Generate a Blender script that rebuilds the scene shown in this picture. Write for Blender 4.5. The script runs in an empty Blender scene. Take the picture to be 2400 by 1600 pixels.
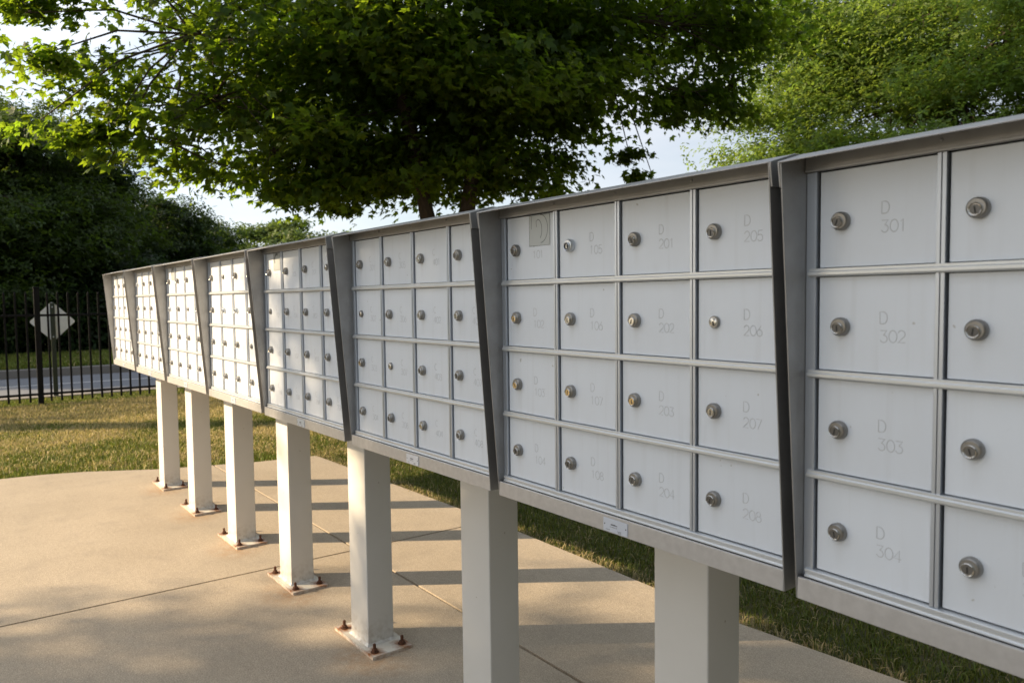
import bpy, bmesh, math, random
import numpy as np
from mathutils import Vector, Matrix
rad = math.radians
random.seed(7); rng = np.random.default_rng(11)
S = bpy.context.scene
C = S.collection

# ------------------------------------------------------------------ camera
cd = bpy.data.cameras.new('camera'); cam = bpy.data.objects.new('camera', cd); C.objects.link(cam)
fw = Vector((0.814746, -0.57705692, -0.05651785)); rt = Vector((-0.5784973, -0.81559454, -0.01210036)); up = Vector((0.03911305, -0.04255414, 0.99832826))
cam.matrix_world = Matrix(((rt.x, up.x, -fw.x, 0.0816), (rt.y, up.y, -fw.y, 1.0300), (rt.z, up.z, -fw.z, 1.3458), (0, 0, 0, 1)))
cd.sensor_width = 36; cd.lens = 1760.73 / 2400 * 36; cd.clip_start = 0.05; cd.clip_end = 2000
cd.dof.use_dof = True; cd.dof.focus_distance = 2.1; cd.dof.aperture_fstop = 7.1
S.camera = cam
# ------------------------------------------------------------------ light
SUN_AZ, SUN_EL = rad(56.0), rad(23.5)
sdir = Vector((math.cos(SUN_EL) * math.cos(SUN_AZ), math.cos(SUN_EL) * math.sin(SUN_AZ), math.sin(SUN_EL)))
ld = bpy.data.lights.new('sun', 'SUN'); sun = bpy.data.objects.new('sun', ld); C.objects.link(sun)
ld.energy = 5.0; ld.angle = rad(0.55); ld.color = (1.0, 0.79, 0.53)
sun.rotation_euler = sdir.to_track_quat('Z', 'Y').to_euler()
W = bpy.data.worlds.new('World'); S.world = W; W.use_nodes = True
nt = W.node_tree; N = nt.nodes; L = nt.links; N.clear()
out = N.new('ShaderNodeOutputWorld'); bg = N.new('ShaderNodeBackground'); bg.inputs[1].default_value = 0.083
sky = N.new('ShaderNodeTexSky'); sky.sky_type = 'NISHITA'; sky.sun_disc = False
sky.sun_elevation = SUN_EL; sky.sun_rotation = math.pi / 2 - SUN_AZ; sky.air_density = 1.0; sky.dust_density = 1.0; sky.ozone_density = 1.0
tc = N.new('ShaderNodeTexCoord'); mp = N.new('ShaderNodeMapping'); mp.inputs['Scale'].default_value = (1.0, 1.0, 3.2)
nz = N.new('ShaderNodeTexNoise'); nz.inputs['Scale'].default_value = 2.6; nz.inputs['Detail'].default_value = 7; nz.inputs['Roughness'].default_value = 0.55
cr = N.new('ShaderNodeValToRGB'); cr.color_ramp.elements[0].position = 0.30; cr.color_ramp.elements[0].color = (0.32,) * 3 + (1,)
cr.color_ramp.elements[1].position = 0.68; cr.color_ramp.elements[1].color = (0.9,) * 3 + (1,)
mx = N.new('ShaderNodeMix'); mx.data_type = 'RGBA'; mx.inputs['B'].default_value = (5.6, 5.85, 6.3, 1)
dt = N.new('ShaderNodeVectorMath'); dt.operation = 'DOT_PRODUCT'; dt.inputs[1].default_value = sdir; L.new(tc.outputs['Generated'], dt.inputs[0])
mr_ = N.new('ShaderNodeMapRange'); mr_.inputs['From Min'].default_value = -1; mr_.inputs['To Min'].default_value = 0.30; mr_.inputs['To Max'].default_value = 1.62
L.new(dt.outputs['Value'], mr_.inputs['Value'])
vs = N.new('ShaderNodeVectorMath'); vs.operation = 'SCALE'; vs.inputs[0].default_value = (5.7, 5.95, 6.4); L.new(mr_.outputs[0], vs.inputs['Scale']); L.new(vs.outputs[0], mx.inputs['B'])
L.new(tc.outputs['Generated'], mp.inputs[0]); L.new(mp.outputs[0], nz.inputs[0]); L.new(nz.outputs[0], cr.inputs[0])
L.new(cr.outputs[0], mx.inputs['Factor']); L.new(sky.outputs[0], mx.inputs['A']); L.new(mx.outputs['Result'], bg.inputs[0]); L.new(bg.outputs[0], out.inputs[0])
S.view_settings.view_transform = 'Standard'; S.view_settings.look = 'None'; S.view_settings.gamma = 1; S.view_settings.exposure = 1.08
S.render.engine = 'CYCLES'
S.cycles.max_bounces = 8; S.cycles.transparent_max_bounces = 8; S.cycles.diffuse_bounces = 4

# ------------------------------------------------------------------ materials
def mat(name, col, rough=0.6, metal=0.0, noise=None, bump=None, spec=0.5, rnd=0.0):
    """noise=(scale, amount, colour2[, stretch]) blends towards colour2; bump=(scale, strength, distance)"""
    m = bpy.data.materials.new(name); m.use_nodes = True; t = m.node_tree; n = t.nodes; l = t.links
    b = n['Principled BSDF']; b.inputs['Base Color'].default_value = (*col, 1); b.inputs['Roughness'].default_value = rough
    b.inputs['Metallic'].default_value = metal; b.inputs['Specular IOR Level'].default_value = spec
    tcn = n.new('ShaderNodeTexCoord'); last = None
    if noise:
        st = noise[3] if len(noise) > 3 else (1, 1, 1)
        mpn = n.new('ShaderNodeMapping'); mpn.inputs['Scale'].default_value = st
        a = n.new('ShaderNodeTexNoise'); a.inputs['Scale'].default_value = noise[0]; a.inputs['Detail'].default_value = 8; a.inputs['Roughness'].default_value = 0.62
        r = n.new('ShaderNodeValToRGB'); r.color_ramp.elements[0].position = 0.35; r.color_ramp.elements[1].position = 0.7
        mxn = n.new('ShaderNodeMix'); mxn.data_type = 'RGBA'; mxn.inputs['A'].default_value = (*col, 1); mxn.inputs['B'].default_value = (*noise[2], 1)
        mu = n.new('ShaderNodeMath'); mu.operation = 'MULTIPLY'; mu.inputs[1].default_value = noise[1]
        l.new(tcn.outputs['Object'], mpn.inputs[0]); l.new(mpn.outputs[0], a.inputs[0]); l.new(a.outputs[0], r.inputs[0]); l.new(r.outputs[0], mu.inputs[0]); l.new(mu.outputs[0], mxn.inputs['Factor'])
        last = mxn.outputs['Result']
    if rnd:
        oi = n.new('ShaderNodeObjectInfo'); mr = n.new('ShaderNodeMapRange'); mr.inputs['To Min'].default_value = 1 - rnd; mr.inputs['To Max'].default_value = 1 + rnd * .6
        hs = n.new('ShaderNodeHueSaturation'); l.new(oi.outputs['Random'], mr.inputs[0]); l.new(mr.outputs[0], hs.inputs['Value'])
        if last: l.new(last, hs.inputs['Color'])
        else: hs.inputs['Color'].default_value = (*col, 1)
        last = hs.outputs[0]
    if last: l.new(last, b.inputs['Base Color'])
    if bump:
        a2 = n.new('ShaderNodeTexNoise'); a2.inputs['Scale'].default_value = bump[0]; a2.inputs['Detail'].default_value = 6
        bp = n.new('ShaderNodeBump'); bp.inputs['Strength'].default_value = bump[1]; bp.inputs['Distance'].default_value = bump[2]
        l.new(tcn.outputs['Object'], a2.inputs[0]); l.new(a2.outputs[0], bp.inputs['Height']); l.new(bp.outputs[0], b.inputs['Normal'])
    return m

M = {}
M['door'] = mat('door_paint', (0.715, 0.75, 0.79), 0.40, 0.05, (7, 0.55, (0.66, 0.675, 0.69), (1, 1, .35)), (3.0, 0.25, 0.002), rnd=0.035)
M['frame'] = mat('anodised_frame', (0.56, 0.60, 0.66), 0.36, 0.75, (16, 0.35, (0.45, 0.47, 0.50), (1, 1, .2)))
M['hood'] = mat('mill_aluminium', (0.41, 0.405, 0.40), 0.46, 0.75, (14, 0.65, (0.29, 0.28, 0.27)), (220, 0.10, 0.0006))
M['tray'] = mat('galvanised_tray', (0.58, 0.565, 0.55), 0.42, 0.55, (60, 0.5, (0.42, 0.405, 0.39)), (300, 0.12, 0.0006))
M['inside'] = mat('dark_gap', (0.04, 0.04, 0.04), 0.8)
M['engrave'] = mat('engraving', (0.53, 0.54, 0.55), 0.6, 0.1)
M['lock'] = mat('lock_nickel', (0.34, 0.33, 0.31), 0.38, 0.85, (60, 0.5, (0.19, 0.175, 0.155)), rnd=0.12)
M['lockring'] = mat('lock_rim', (0.60, 0.58, 0.54), 0.25, 0.95, rnd=0.12)
M['plug'] = mat('lock_plug', (0.17, 0.16, 0.145), 0.5, 0.6, rnd=0.2)
M['zinc'] = mat('lock_zinc', (0.62, 0.65, 0.68), 0.35, 0.8)
M['brass'] = mat('lock_brass', (0.80, 0.62, 0.36), 0.25, 0.95)
M['slot'] = mat('keyway', (0.03, 0.028, 0.025), 0.6, 0.3)
M['post'] = mat('cream_post_paint', (0.66, 0.635, 0.585), 0.42, 0.0, (5, 0.25, (0.58, 0.55, 0.48)), (6, 0.15, 0.004))
def post_dirt():
    t = M['post'].node_tree; n = t.nodes; l = t.links; b = n['Principled BSDF']; src = b.inputs['Base Color'].links[0].from_socket
    tcn = n.new('ShaderNodeTexCoord'); sp = n.new('ShaderNodeSeparateXYZ'); l.new(tcn.outputs['Object'], sp.inputs[0])
    mr = n.new('ShaderNodeMapRange'); mr.inputs['From Min'].default_value = .015; mr.inputs['From Max'].default_value = .13; mr.inputs['To Min'].default_value = .75; mr.inputs['To Max'].default_value = 0; l.new(sp.outputs['Z'], mr.inputs['Value'])
    ns = n.new('ShaderNodeTexNoise'); ns.inputs['Scale'].default_value = 38; ns.inputs['Detail'].default_value = 6; l.new(tcn.outputs['Object'], ns.inputs[0])
    r = n.new('ShaderNodeValToRGB'); r.color_ramp.elements[0].position = .42; r.color_ramp.elements[1].position = .68; l.new(ns.outputs[0], r.inputs[0])
    mu = n.new('ShaderNodeMath'); mu.operation = 'MULTIPLY'; l.new(mr.outputs[0], mu.inputs[0]); l.new(r.outputs[0], mu.inputs[1])
    # a few chips anywhere on the post
    v = n.new('ShaderNodeTexNoise'); v.inputs['Scale'].default_value = 55; v.inputs['Detail'].default_value = 2; l.new(tcn.outputs['Object'], v.inputs[0])
    rv = n.new('ShaderNodeValToRGB'); rv.color_ramp.elements[0].position = .765; rv.color_ramp.elements[1].position = .785; rv.color_ramp.elements[1].color = (.7, .7, .7, 1); l.new(v.outputs[0], rv.inputs[0])
    mxx = n.new('ShaderNodeMath'); mxx.operation = 'MAXIMUM'; l.new(mu.outputs[0], mxx.inputs[0]); l.new(rv.outputs[0], mxx.inputs[1])
    m2 = n.new('ShaderNodeMix'); m2.data_type = 'RGBA'; m2.inputs['B'].default_value = (.33, .27, .19, 1); l.new(mxx.outputs[0], m2.inputs['Factor']); l.new(src, m2.inputs['A']); l.new(m2.outputs['Result'], b.inputs['Base Color'])
post_dirt()
def door_wear():
    t = M['door'].node_tree; n = t.nodes; l = t.links; b = n['Principled BSDF']; src = b.inputs['Base Color'].links[0].from_socket
    tcn = n.new('ShaderNodeTexCoord'); oi = n.new('ShaderNodeObjectInfo'); ad = n.new('ShaderNodeVectorMath'); ad.operation = 'ADD'; l.new(tcn.outputs['Object'], ad.inputs[0])
    sc = n.new('ShaderNodeVectorMath'); sc.operation = 'SCALE'; sc.inputs[0].default_value = (37, 11, 53); l.new(oi.outputs['Random'], sc.inputs['Scale']); l.new(sc.outputs[0], ad.inputs[1])
    st = n.new('ShaderNodeMapping'); st.inputs['Scale'].default_value = (60, 1, 3); l.new(ad.outputs[0], st.inputs[0])
    a = n.new('ShaderNodeTexNoise'); a.inputs['Scale'].default_value = 1; a.inputs['Detail'].default_value = 4; l.new(st.outputs[0], a.inputs[0])
    r = n.new('ShaderNodeValToRGB'); r.color_ramp.elements[0].position = .55; r.color_ramp.elements[1].position = .8; r.color_ramp.elements[1].color = (.16, .16, .16, 1); l.new(a.outputs[0], r.inputs[0])
    p = n.new('ShaderNodeTexNoise'); p.inputs['Scale'].default_value = 70; p.inputs['Detail'].default_value = 1; l.new(ad.outputs[0], p.inputs[0])
    r2 = n.new('ShaderNodeValToRGB'); r2.color_ramp.elements[0].position = .79; r2.color_ramp.elements[1].position = .81; r2.color_ramp.elements[1].color = (.8, .8, .8, 1); l.new(p.outputs[0], r2.inputs[0])
    # faint streak of grime running down from the lock
    sp = n.new('ShaderNodeSeparateXYZ'); l.new(tcn.outputs['Object'], sp.inputs[0])
    dx = n.new('ShaderNodeMath'); dx.operation = 'ADD'; dx.inputs[1].default_value = .036; l.new(sp.outputs['X'], dx.inputs[0])
    ab = n.new('ShaderNodeMath'); ab.operation = 'ABSOLUTE'; l.new(dx.outputs[0], ab.inputs[0])
    m1 = n.new('ShaderNodeMapRange'); m1.inputs['From Min'].default_value = .002; m1.inputs['From Max'].default_value = .011; m1.inputs['To Min'].default_value = 1; m1.inputs['To Max'].default_value = 0; l.new(ab.outputs[0], m1.inputs['Value'])
    m3 = n.new('ShaderNodeMapRange'); m3.inputs['From Min'].default_value = .005; m3.inputs['From Max'].default_value = .06; m3.inputs['To Min'].default_value = 0; m3.inputs['To Max'].default_value = .22; l.new(sp.outputs['Z'], m3.inputs['Value'])
    lt = n.new('ShaderNodeMath'); lt.operation = 'LESS_THAN'; lt.inputs[1].default_value = .066; l.new(sp.outputs['Z'], lt.inputs[0])
    q1 = n.new('ShaderNodeMath'); q1.operation = 'MULTIPLY'; l.new(m1.outputs[0], q1.inputs[0]); l.new(m3.outputs[0], q1.inputs[1])
    q2 = n.new('ShaderNodeMath'); q2.operation = 'MULTIPLY'; l.new(q1.outputs[0], q2.inputs[0]); l.new(lt.outputs[0], q2.inputs[1])
    x1 = n.new('ShaderNodeMath'); x1.operation = 'MAXIMUM'; l.new(r.outputs[0], x1.inputs[0]); l.new(r2.outputs[0], x1.inputs[1])
    x2 = n.new('ShaderNodeMath'); x2.operation = 'MAXIMUM'; l.new(x1.outputs[0], x2.inputs[0]); l.new(q2.outputs[0], x2.inputs[1])
    m2 = n.new('ShaderNodeMix'); m2.data_type = 'RGBA'; m2.inputs['B'].default_value = (.42, .41, .38, 1); l.new(x2.outputs[0], m2.inputs['Factor']); l.new(src, m2.inputs['A']); l.new(m2.outputs['Result'], b.inputs['Base Color'])
door_wear()
M['rust'] = mat('rusty_bolt', (0.13, 0.05, 0.022), 0.85, 0.2, (120, 0.7, (0.035, 0.018, 0.012)), (200, 0.5, 0.002))
M['label'] = mat('maker_plate', (0.66, 0.71, 0.80), 0.3, 0.4)
M['ink'] = mat('black_ink', (0.05, 0.05, 0.06), 0.6)
M['film'] = mat('sticker_film', (0.45, 0.47, 0.46), 0.35, 0.1, (20, 0.4, (0.40, 0.42, 0.41)))
M['filmline'] = mat('sticker_line', (0.10, 0.11, 0.11), 0.5)
M['fence'] = mat('black_fence_paint', (0.006, 0.006, 0.007), 0.5, 0.0, spec=0.2)
M['signback'] = mat('bare_sign_back', (0.86, 0.86, 0.85), 0.4, 0.0, (12, 0.4, (0.74, 0.74, 0.73)))
M['signpost'] = mat('green_steel_channel', (0.06, 0.07, 0.05), 0.6, 0.4)
M['bark'] = mat('bark', (0.085, 0.06, 0.045), 0.9, 0, (14, 0.8, (0.04, 0.03, 0.022), (1, 1, .25)), (30, 0.8, 0.02))
M['asphalt'] = mat('asphalt', (0.185, 0.19, 0.205), 0.95, 0, (0.8, 0.5, (0.15, 0.155, 0.165)), (90, 0.4, 0.004), spec=0.15)
M['paintline'] = mat('road_line', (0.6, 0.6, 0.58), 0.7, 0, (6, 0.6, (0.3, 0.3, 0.3)))
M['kerb'] = mat('kerb_concrete', (0.20, 0.18, 0.16), 0.9, 0, (5, 0.5, (0.2, 0.18, 0.16)), (60, 0.3, 0.004))
M['soil'] = mat('turf_ground', (0.09, 0.075, 0.035), 1.0, 0, (2.2, 0.9, (0.045, 0.06, 0.018)), (25, 0.8, 0.03))
M['farturf'] = mat('far_turf', (0.06, 0.10, 0.02), 1.0, 0, (1.6, 0.8, (0.035, 0.065, 0.014)), (30, 0.8, 0.03))

def plate_mat():
    m = mat('painted_base_plate', (0.66, 0.62, 0.54), 0.5, 0.05, (18, 0.5, (0.52, 0.45, 0.33)), (60, 0.3, 0.002))
    t = m.node_tree; n = t.nodes; l = t.links; b = n['Principled BSDF']
    src = b.inputs['Base Color'].links[0].from_socket
    at = n.new('ShaderNodeAttribute'); at.attribute_name = 'rust'
    ns = n.new('ShaderNodeTexNoise'); ns.inputs['Scale'].default_value = 45; ns.inputs['Detail'].default_value = 6
    tcn = n.new('ShaderNodeTexCoord'); l.new(tcn.outputs['Object'], ns.inputs[0])
    ad = n.new('ShaderNodeMath'); ad.operation = 'MULTIPLY_ADD'; ad.inputs[1].default_value = 1.3; ad.use_clamp = True
    sb = n.new('ShaderNodeMath'); sb.operation = 'MULTIPLY_ADD'; sb.inputs[1].default_value = 1.6; sb.inputs[2].default_value = -0.95
    l.new(ns.outputs[0], sb.inputs[0]); l.new(at.outputs['Fac'], ad.inputs[0]); l.new(sb.outputs[0], ad.inputs[2])
    mx = n.new('ShaderNodeMix'); mx.data_type = 'RGBA'; mx.inputs['B'].default_value = (0.25, 0.09, 0.02, 1)
    l.new(ad.outputs[0], mx.inputs['Factor']); l.new(src, mx.inputs['A']); l.new(mx.outputs['Result'], b.inputs['Base Color'])
    return m
M['plate'] = plate_mat()

def concrete_mat():
    m = bpy.data.materials.new('broomed_concrete'); m.use_nodes = True; t = m.node_tree; n = t.nodes; l = t.links
    b = n['Principled BSDF']; b.inputs['Roughness'].default_value = 0.85; b.inputs['Specular IOR Level'].default_value = 0.3
    tcn = n.new('ShaderNodeTexCoord')
    def noise(sc, det=6, rough=.6):
        a = n.new('ShaderNodeTexNoise'); a.inputs['Scale'].default_value = sc; a.inputs['Detail'].default_value = det; a.inputs['Roughness'].default_value = rough
        l.new(tcn.outputs['Object'], a.inputs[0]); return a.outputs[0]
    def ramp(s, p0, p1, c0, c1):
        r = n.new('ShaderNodeValToRGB'); r.color_ramp.elements[0].position = p0; r.color_ramp.elements[1].position = p1
        r.color_ramp.elements[0].color = (*c0, 1); r.color_ramp.elements[1].color = (*c1, 1); l.new(s, r.inputs[0]); return r.outputs[0]
    def mix(f, a, bb, mode='MIX'):
        x = n.new('ShaderNodeMix'); x.data_type = 'RGBA'; x.blend_type = mode
        if isinstance(f, float): x.inputs['Factor'].default_value = f
        else: l.new(f, x.inputs['Factor'])
        for s, k in ((a, 'A'), (bb, 'B')):
            if isinstance(s, tuple): x.inputs[k].default_value = (*s, 1)
            else: l.new(s, x.inputs[k])
        return x.outputs['Result']
    base = ramp(noise(1.3), .3, .72, (0.36, 0.30, 0.225), (0.44, 0.367, 0.278))
    fine = mix(1.0, ramp(noise(190, 3, .7), .28, .72, (0.58, 0.58, 0.58), (1.36, 1.35, 1.32)), ramp(noise(48, 5, .75), .3, .7, (0.86, 0.86, 0.86), (1.12, 1.12, 1.12)), 'MULTIPLY')
    c1 = mix(1.0, base, fine, 'MULTIPLY')
    v = n.new('ShaderNodeTexVoronoi'); v.inputs['Scale'].default_value = 85; l.new(tcn.outputs['Object'], v.inputs[0])
    spk = ramp(v.outputs['Distance'], .05, .14, (0.55, 0.52, 0.5), (1, 1, 1))
    sel = ramp(noise(120, 2), .56, .6, (0, 0, 0), (1, 1, 1))
    c2 = mix(sel, c1, mix(1.0, c1, spk, 'MULTIPLY'))
    blot = ramp(noise(5.5, 9, .7), .5, .78, (0, 0, 0), (.5, .5, .5))
    c3 = mix(blot, c2, (0.24, 0.205, 0.165))
    at = n.new('ShaderNodeAttribute'); at.attribute_name = 'rust'
    rn = n.new('ShaderNodeMath'); rn.operation = 'MULTIPLY'; l.new(at.outputs['Fac'], rn.inputs[0]); l.new(ramp(noise(22, 6), .3, .65, (0, 0, 0), (1, 1, 1)), rn.inputs[1])
    c4 = mix(rn.outputs[0], c3, (0.34, 0.185, 0.075))
    l.new(c4, b.inputs['Base Color'])
    bp = n.new('ShaderNodeBump'); bp.inputs['Strength'].default_value = 0.8; bp.inputs['Distance'].default_value = 0.003
    l.new(noise(130, 4, .7), bp.inputs['Height']); l.new(bp.outputs[0], b.inputs['Normal'])
    return m
M['concrete'] = concrete_mat()

def leaf_mat(name, refl, trans, tf=0.45, var=0.35, attr=False, nscale=0.9, rough=0.5):
    m = bpy.data.materials.new(name); m.use_nodes = True; t = m.node_tree; n = t.nodes; l = t.links
    n.remove(n['Principled BSDF']); o = n['Material Output']
    d = n.new('ShaderNodeBsdfPrincipled'); d.inputs['Roughness'].default_value = rough; d.inputs['Specular IOR Level'].default_value = 0.22
    tr = n.new('ShaderNodeBsdfTranslucent'); ms = n.new('ShaderNodeMixShader'); ms.inputs[0].default_value = tf
    at = n.new('ShaderNodeAttribute'); at.attribute_name = 'tint'
    for sock, c in ((d.inputs['Base Color'], refl), (tr.inputs['Color'], trans)):
        if attr:
            mm = n.new('ShaderNodeMix'); mm.data_type = 'RGBA'; mm.blend_type = 'MULTIPLY'; mm.inputs['Factor'].default_value = 1
            l.new(at.outputs['Color'], mm.inputs['A']); mm.inputs['B'].default_value = (*c, 1); l.new(mm.outputs['Result'], sock)
        else:
            hs = n.new('ShaderNodeHueSaturation'); hs.inputs['Color'].default_value = (*c, 1)
            mr = n.new('ShaderNodeMapRange'); mr.inputs['To Min'].default_value = 1 - var; mr.inputs['To Max'].default_value = 1 + var
            mh = n.new('ShaderNodeMapRange'); mh.inputs['To Min'].default_value = .485; mh.inputs['To Max'].default_value = .515
            l.new(at.outputs['Fac'], mr.inputs[0]); l.new(at.outputs['Fac'], mh.inputs[0]); l.new(mr.outputs[0], hs.inputs['Value']); l.new(mh.outputs[0], hs.inputs['Hue'])
            l.new(hs.outputs[0], sock)
    l.new(d.outputs[0], ms.inputs[1]); l.new(tr.outputs[0], ms.inputs[2]); l.new(ms.outputs[0], o.inputs[0])
    return m
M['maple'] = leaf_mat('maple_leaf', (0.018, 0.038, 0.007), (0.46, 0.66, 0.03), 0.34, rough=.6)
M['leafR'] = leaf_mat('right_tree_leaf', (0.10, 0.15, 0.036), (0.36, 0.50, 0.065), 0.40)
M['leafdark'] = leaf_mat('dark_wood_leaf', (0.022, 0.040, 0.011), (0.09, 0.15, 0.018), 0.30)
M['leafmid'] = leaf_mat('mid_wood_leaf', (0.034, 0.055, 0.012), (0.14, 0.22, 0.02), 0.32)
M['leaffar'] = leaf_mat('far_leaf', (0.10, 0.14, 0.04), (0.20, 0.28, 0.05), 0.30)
M['grass'] = leaf_mat('grass_blade', (1, 1, 1), (0.9, 1.0, 0.6), 0.30, attr=True, rough=.6)

# ------------------------------------------------------------------ mesh helpers
class MB:
    def __init__(s): s.v = []; s.f = []; s.m = []; s.mi = 0
    def add(s, vs, fs):
        o = len(s.v); s.v += [tuple(p) for p in vs]; s.f += [tuple(o + i for i in f) for f in fs]; s.m += [s.mi] * len(fs)
    def box(s, x0, x1, y0, y1, z0, z1):
        s.add([(x0, y0, z0), (x1, y0, z0), (x1, y1, z0), (x0, y1, z0), (x0, y0, z1), (x1, y0, z1), (x1, y1, z1), (x0, y1, z1)],
              [(0, 3, 2, 1), (4, 5, 6, 7), (0, 1, 5, 4), (1, 2, 6, 5), (2, 3, 7, 6), (3, 0, 4, 7)])
    def prism_x(s, x0, x1, prof):      # prof in (y,z), extruded in x
        n = len(prof); vs = [(x0, y, z) for y, z in prof] + [(x1, y, z) for y, z in prof]
        s.add(vs, [tuple(range(n - 1, -1, -1)), tuple(range(n, 2 * n))] + [(i, (i + 1) % n, n + (i + 1) % n, n + i) for i in range(n)])
    def tube(s, pts, rads, n=8, cap=True):
        o = len(s.v); P = [Vector(p) for p in pts]; ref = Vector((0, 0, 1))
        for i, p in enumerate(P):
            d = (P[min(i + 1, len(P) - 1)] - P[max(i - 1, 0)]).normalized()
            a = d.cross(ref if abs(d.z) < .95 else Vector((1, 0, 0))).normalized(); b = a.cross(d)
            for k in range(n):
                t = 2 * math.pi * k / n; s.v.append(tuple(p + (a * math.cos(t) + b * math.sin(t)) * rads[i]))
        for i in range(len(P) - 1):
            for k in range(n):
                s.f.append((o + i * n + k, o + i * n + (k + 1) % n, o + (i + 1) * n + (k + 1) % n, o + (i + 1) * n + k)); s.m.append(s.mi)
        if cap:
            s.f.append(tuple(o + k for k in range(n - 1, -1, -1))); s.m.append(s.mi)
            s.f.append(tuple(o + (len(P) - 1) * n + k for k in range(n))); s.m.append(s.mi)
    def lathe(s, prof, n=24, axis='y', c=(0, 0, 0), rot=0.0):   # prof (r, h)
        o = len(s.v)
        for r, h in prof:
            for k in range(n):
                t = 2 * math.pi * k / n + rot
                a, b = r * math.cos(t), r * math.sin(t)
                s.v.append((c[0] + a, c[1] + h, c[2] + b) if axis == 'y' else (c[0] + a, c[1] + b, c[2] + h))
        for i in range(len(prof) - 1):
            for k in range(n):
                s.f.append((o + i * n + k, o + i * n + (k + 1) % n, o + (i + 1) * n + (k + 1) % n, o + (i + 1) * n + k)); s.m.append(s.mi)
        s.f.append(tuple(o + (len(prof) - 1) * n + k for k in range(n))); s.m.append(s.mi)
    def mesh(s, name, mats, bevel=0.0, smooth=False, seg=2):
        me = bpy.data.meshes.new(name); me.from_pydata(s.v, [], s.f)
        for x in (mats if isinstance(mats, (list, tuple)) else [mats]): me.materials.append(x)
        me.polygons.foreach_set('material_index', s.m)
        bm = bmesh.new(); bm.from_mesh(me); bmesh.ops.recalc_face_normals(bm, faces=bm.faces)
        if bevel:
            ed = [e for e in bm.edges if len(e.link_faces) == 2 and e.calc_face_angle() > rad(35)]
            bmesh.ops.bevel(bm, geom=ed, offset=bevel, segments=seg, profile=0.6, affect='EDGES', clamp_overlap=True)
        bm.to_mesh(me); bm.free()
        if smooth: me.shade_smooth() if hasattr(me, 'shade_smooth') else None
        if smooth: me.set_sharp_from_angle(angle=rad(38))
        return me
def link(name, me, parent=None, loc=(0, 0, 0), rot=(0, 0, 0)):
    o = bpy.data.objects.new(name, me); C.objects.link(o); o.location = loc; o.rotation_euler = rot
    if parent: o.parent = parent
    return o
def tag(o, label=None, cat=None, group=None, kind=None):
    for k, v in (('label', label), ('category', cat), ('group', group), ('kind', kind)):
        if v: o[k] = v
    return o
def fast_mesh(name, verts, faces_flat, fsize, mats, tint=None, tintcol=None):
    """verts (n,3); faces all of the same size fsize, flattened"""
    me = bpy.data.meshes.new(name); nv = len(verts); nf = len(faces_flat) // fsize
    me.vertices.add(nv); me.vertices.foreach_set('co', np.ascontiguousarray(verts, dtype=np.float32).ravel())
    me.loops.add(nf * fsize); me.loops.foreach_set('vertex_index', np.ascontiguousarray(faces_flat, dtype=np.int32))
    me.polygons.add(nf); me.polygons.foreach_set('loop_start', np.arange(0, nf * fsize, fsize, dtype=np.int32))
    me.polygons.foreach_set('loop_total', np.full(nf, fsize, dtype=np.int32))
    me.materials.append(mats); me.update(calc_edges=True)
    if tint is not None:
        a = me.attributes.new('tint', 'FLOAT', 'POINT'); a.data.foreach_set('value', np.ascontiguousarray(tint, dtype=np.float32))
    if tintcol is not None:
        a = me.attributes.new('tint', 'FLOAT_COLOR', 'POINT')
        c4 = np.ones((nv, 4), dtype=np.float32); c4[:, :3] = tintcol; a.data.foreach_set('color', c4.ravel())
    return me

# ------------------------------------------------------------------ stroke lettering
def arc(cx, cy, rx, ry, a0, a1, n=10):
    return [(cx + rx * math.cos(rad(a0 + (a1 - a0) * i / n)), cy + ry * math.sin(rad(a0 + (a1 - a0) * i / n))) for i in range(n + 1)]
G = {
 'A': [[(0, 0), (.35, 1), (.7, 0)], [(.13, .36), (.57, .36)]],
 'B': [[(0, 0), (0, 1), (.35, 1)] + arc(.35, .76, .27, .24, 90, -90), [(.35, .52), (0, .52)], [(.35, .52)] + arc(.37, .26, .31, .26, 90, -90) + [(0, 0)]],
 'C': [arc(.38, .5, .38, .5, 50, 310, 16)],
 'D': [[(0, 0), (0, 1), (.28, 1)] + arc(.28, .5, .40, .5, 90, -90, 14) + [(0, 0)]],
 '0': [arc(.36, .5, .36, .5, 0, 360, 20)],
 '1': [[(.12, .80), (.34, 1), (.34, 0)]],
 '2': [arc(.33, .69, .31, .31, 165, -35, 12) + [(.0, 0), (.66, 0)]],
 '3': [[(.03, 1), (.62, 1), (.30, .60)] + arc(.32, .30, .32, .30, 85, -160, 14)],
 '4': [[(.5, 0), (.5, 1), (0, .28), (.68, .28)]],
 '5': [[(.6, 1), (.12, 1), (.07, .56)] + arc(.32, .31, .32, .31, 125, -155, 14)],
 '6': [[(.5, 1), (.1, .5)] + arc(.33, .31, .32, .31, 150, -210, 18)],
 '7': [[(0, 1), (.64, 1), (.2, 0)]],
 '8': [arc(.33, .76, .25, .24, 0, 360, 16), arc(.33, .27, .32, .27, 0, 360, 16)],
}
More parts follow.
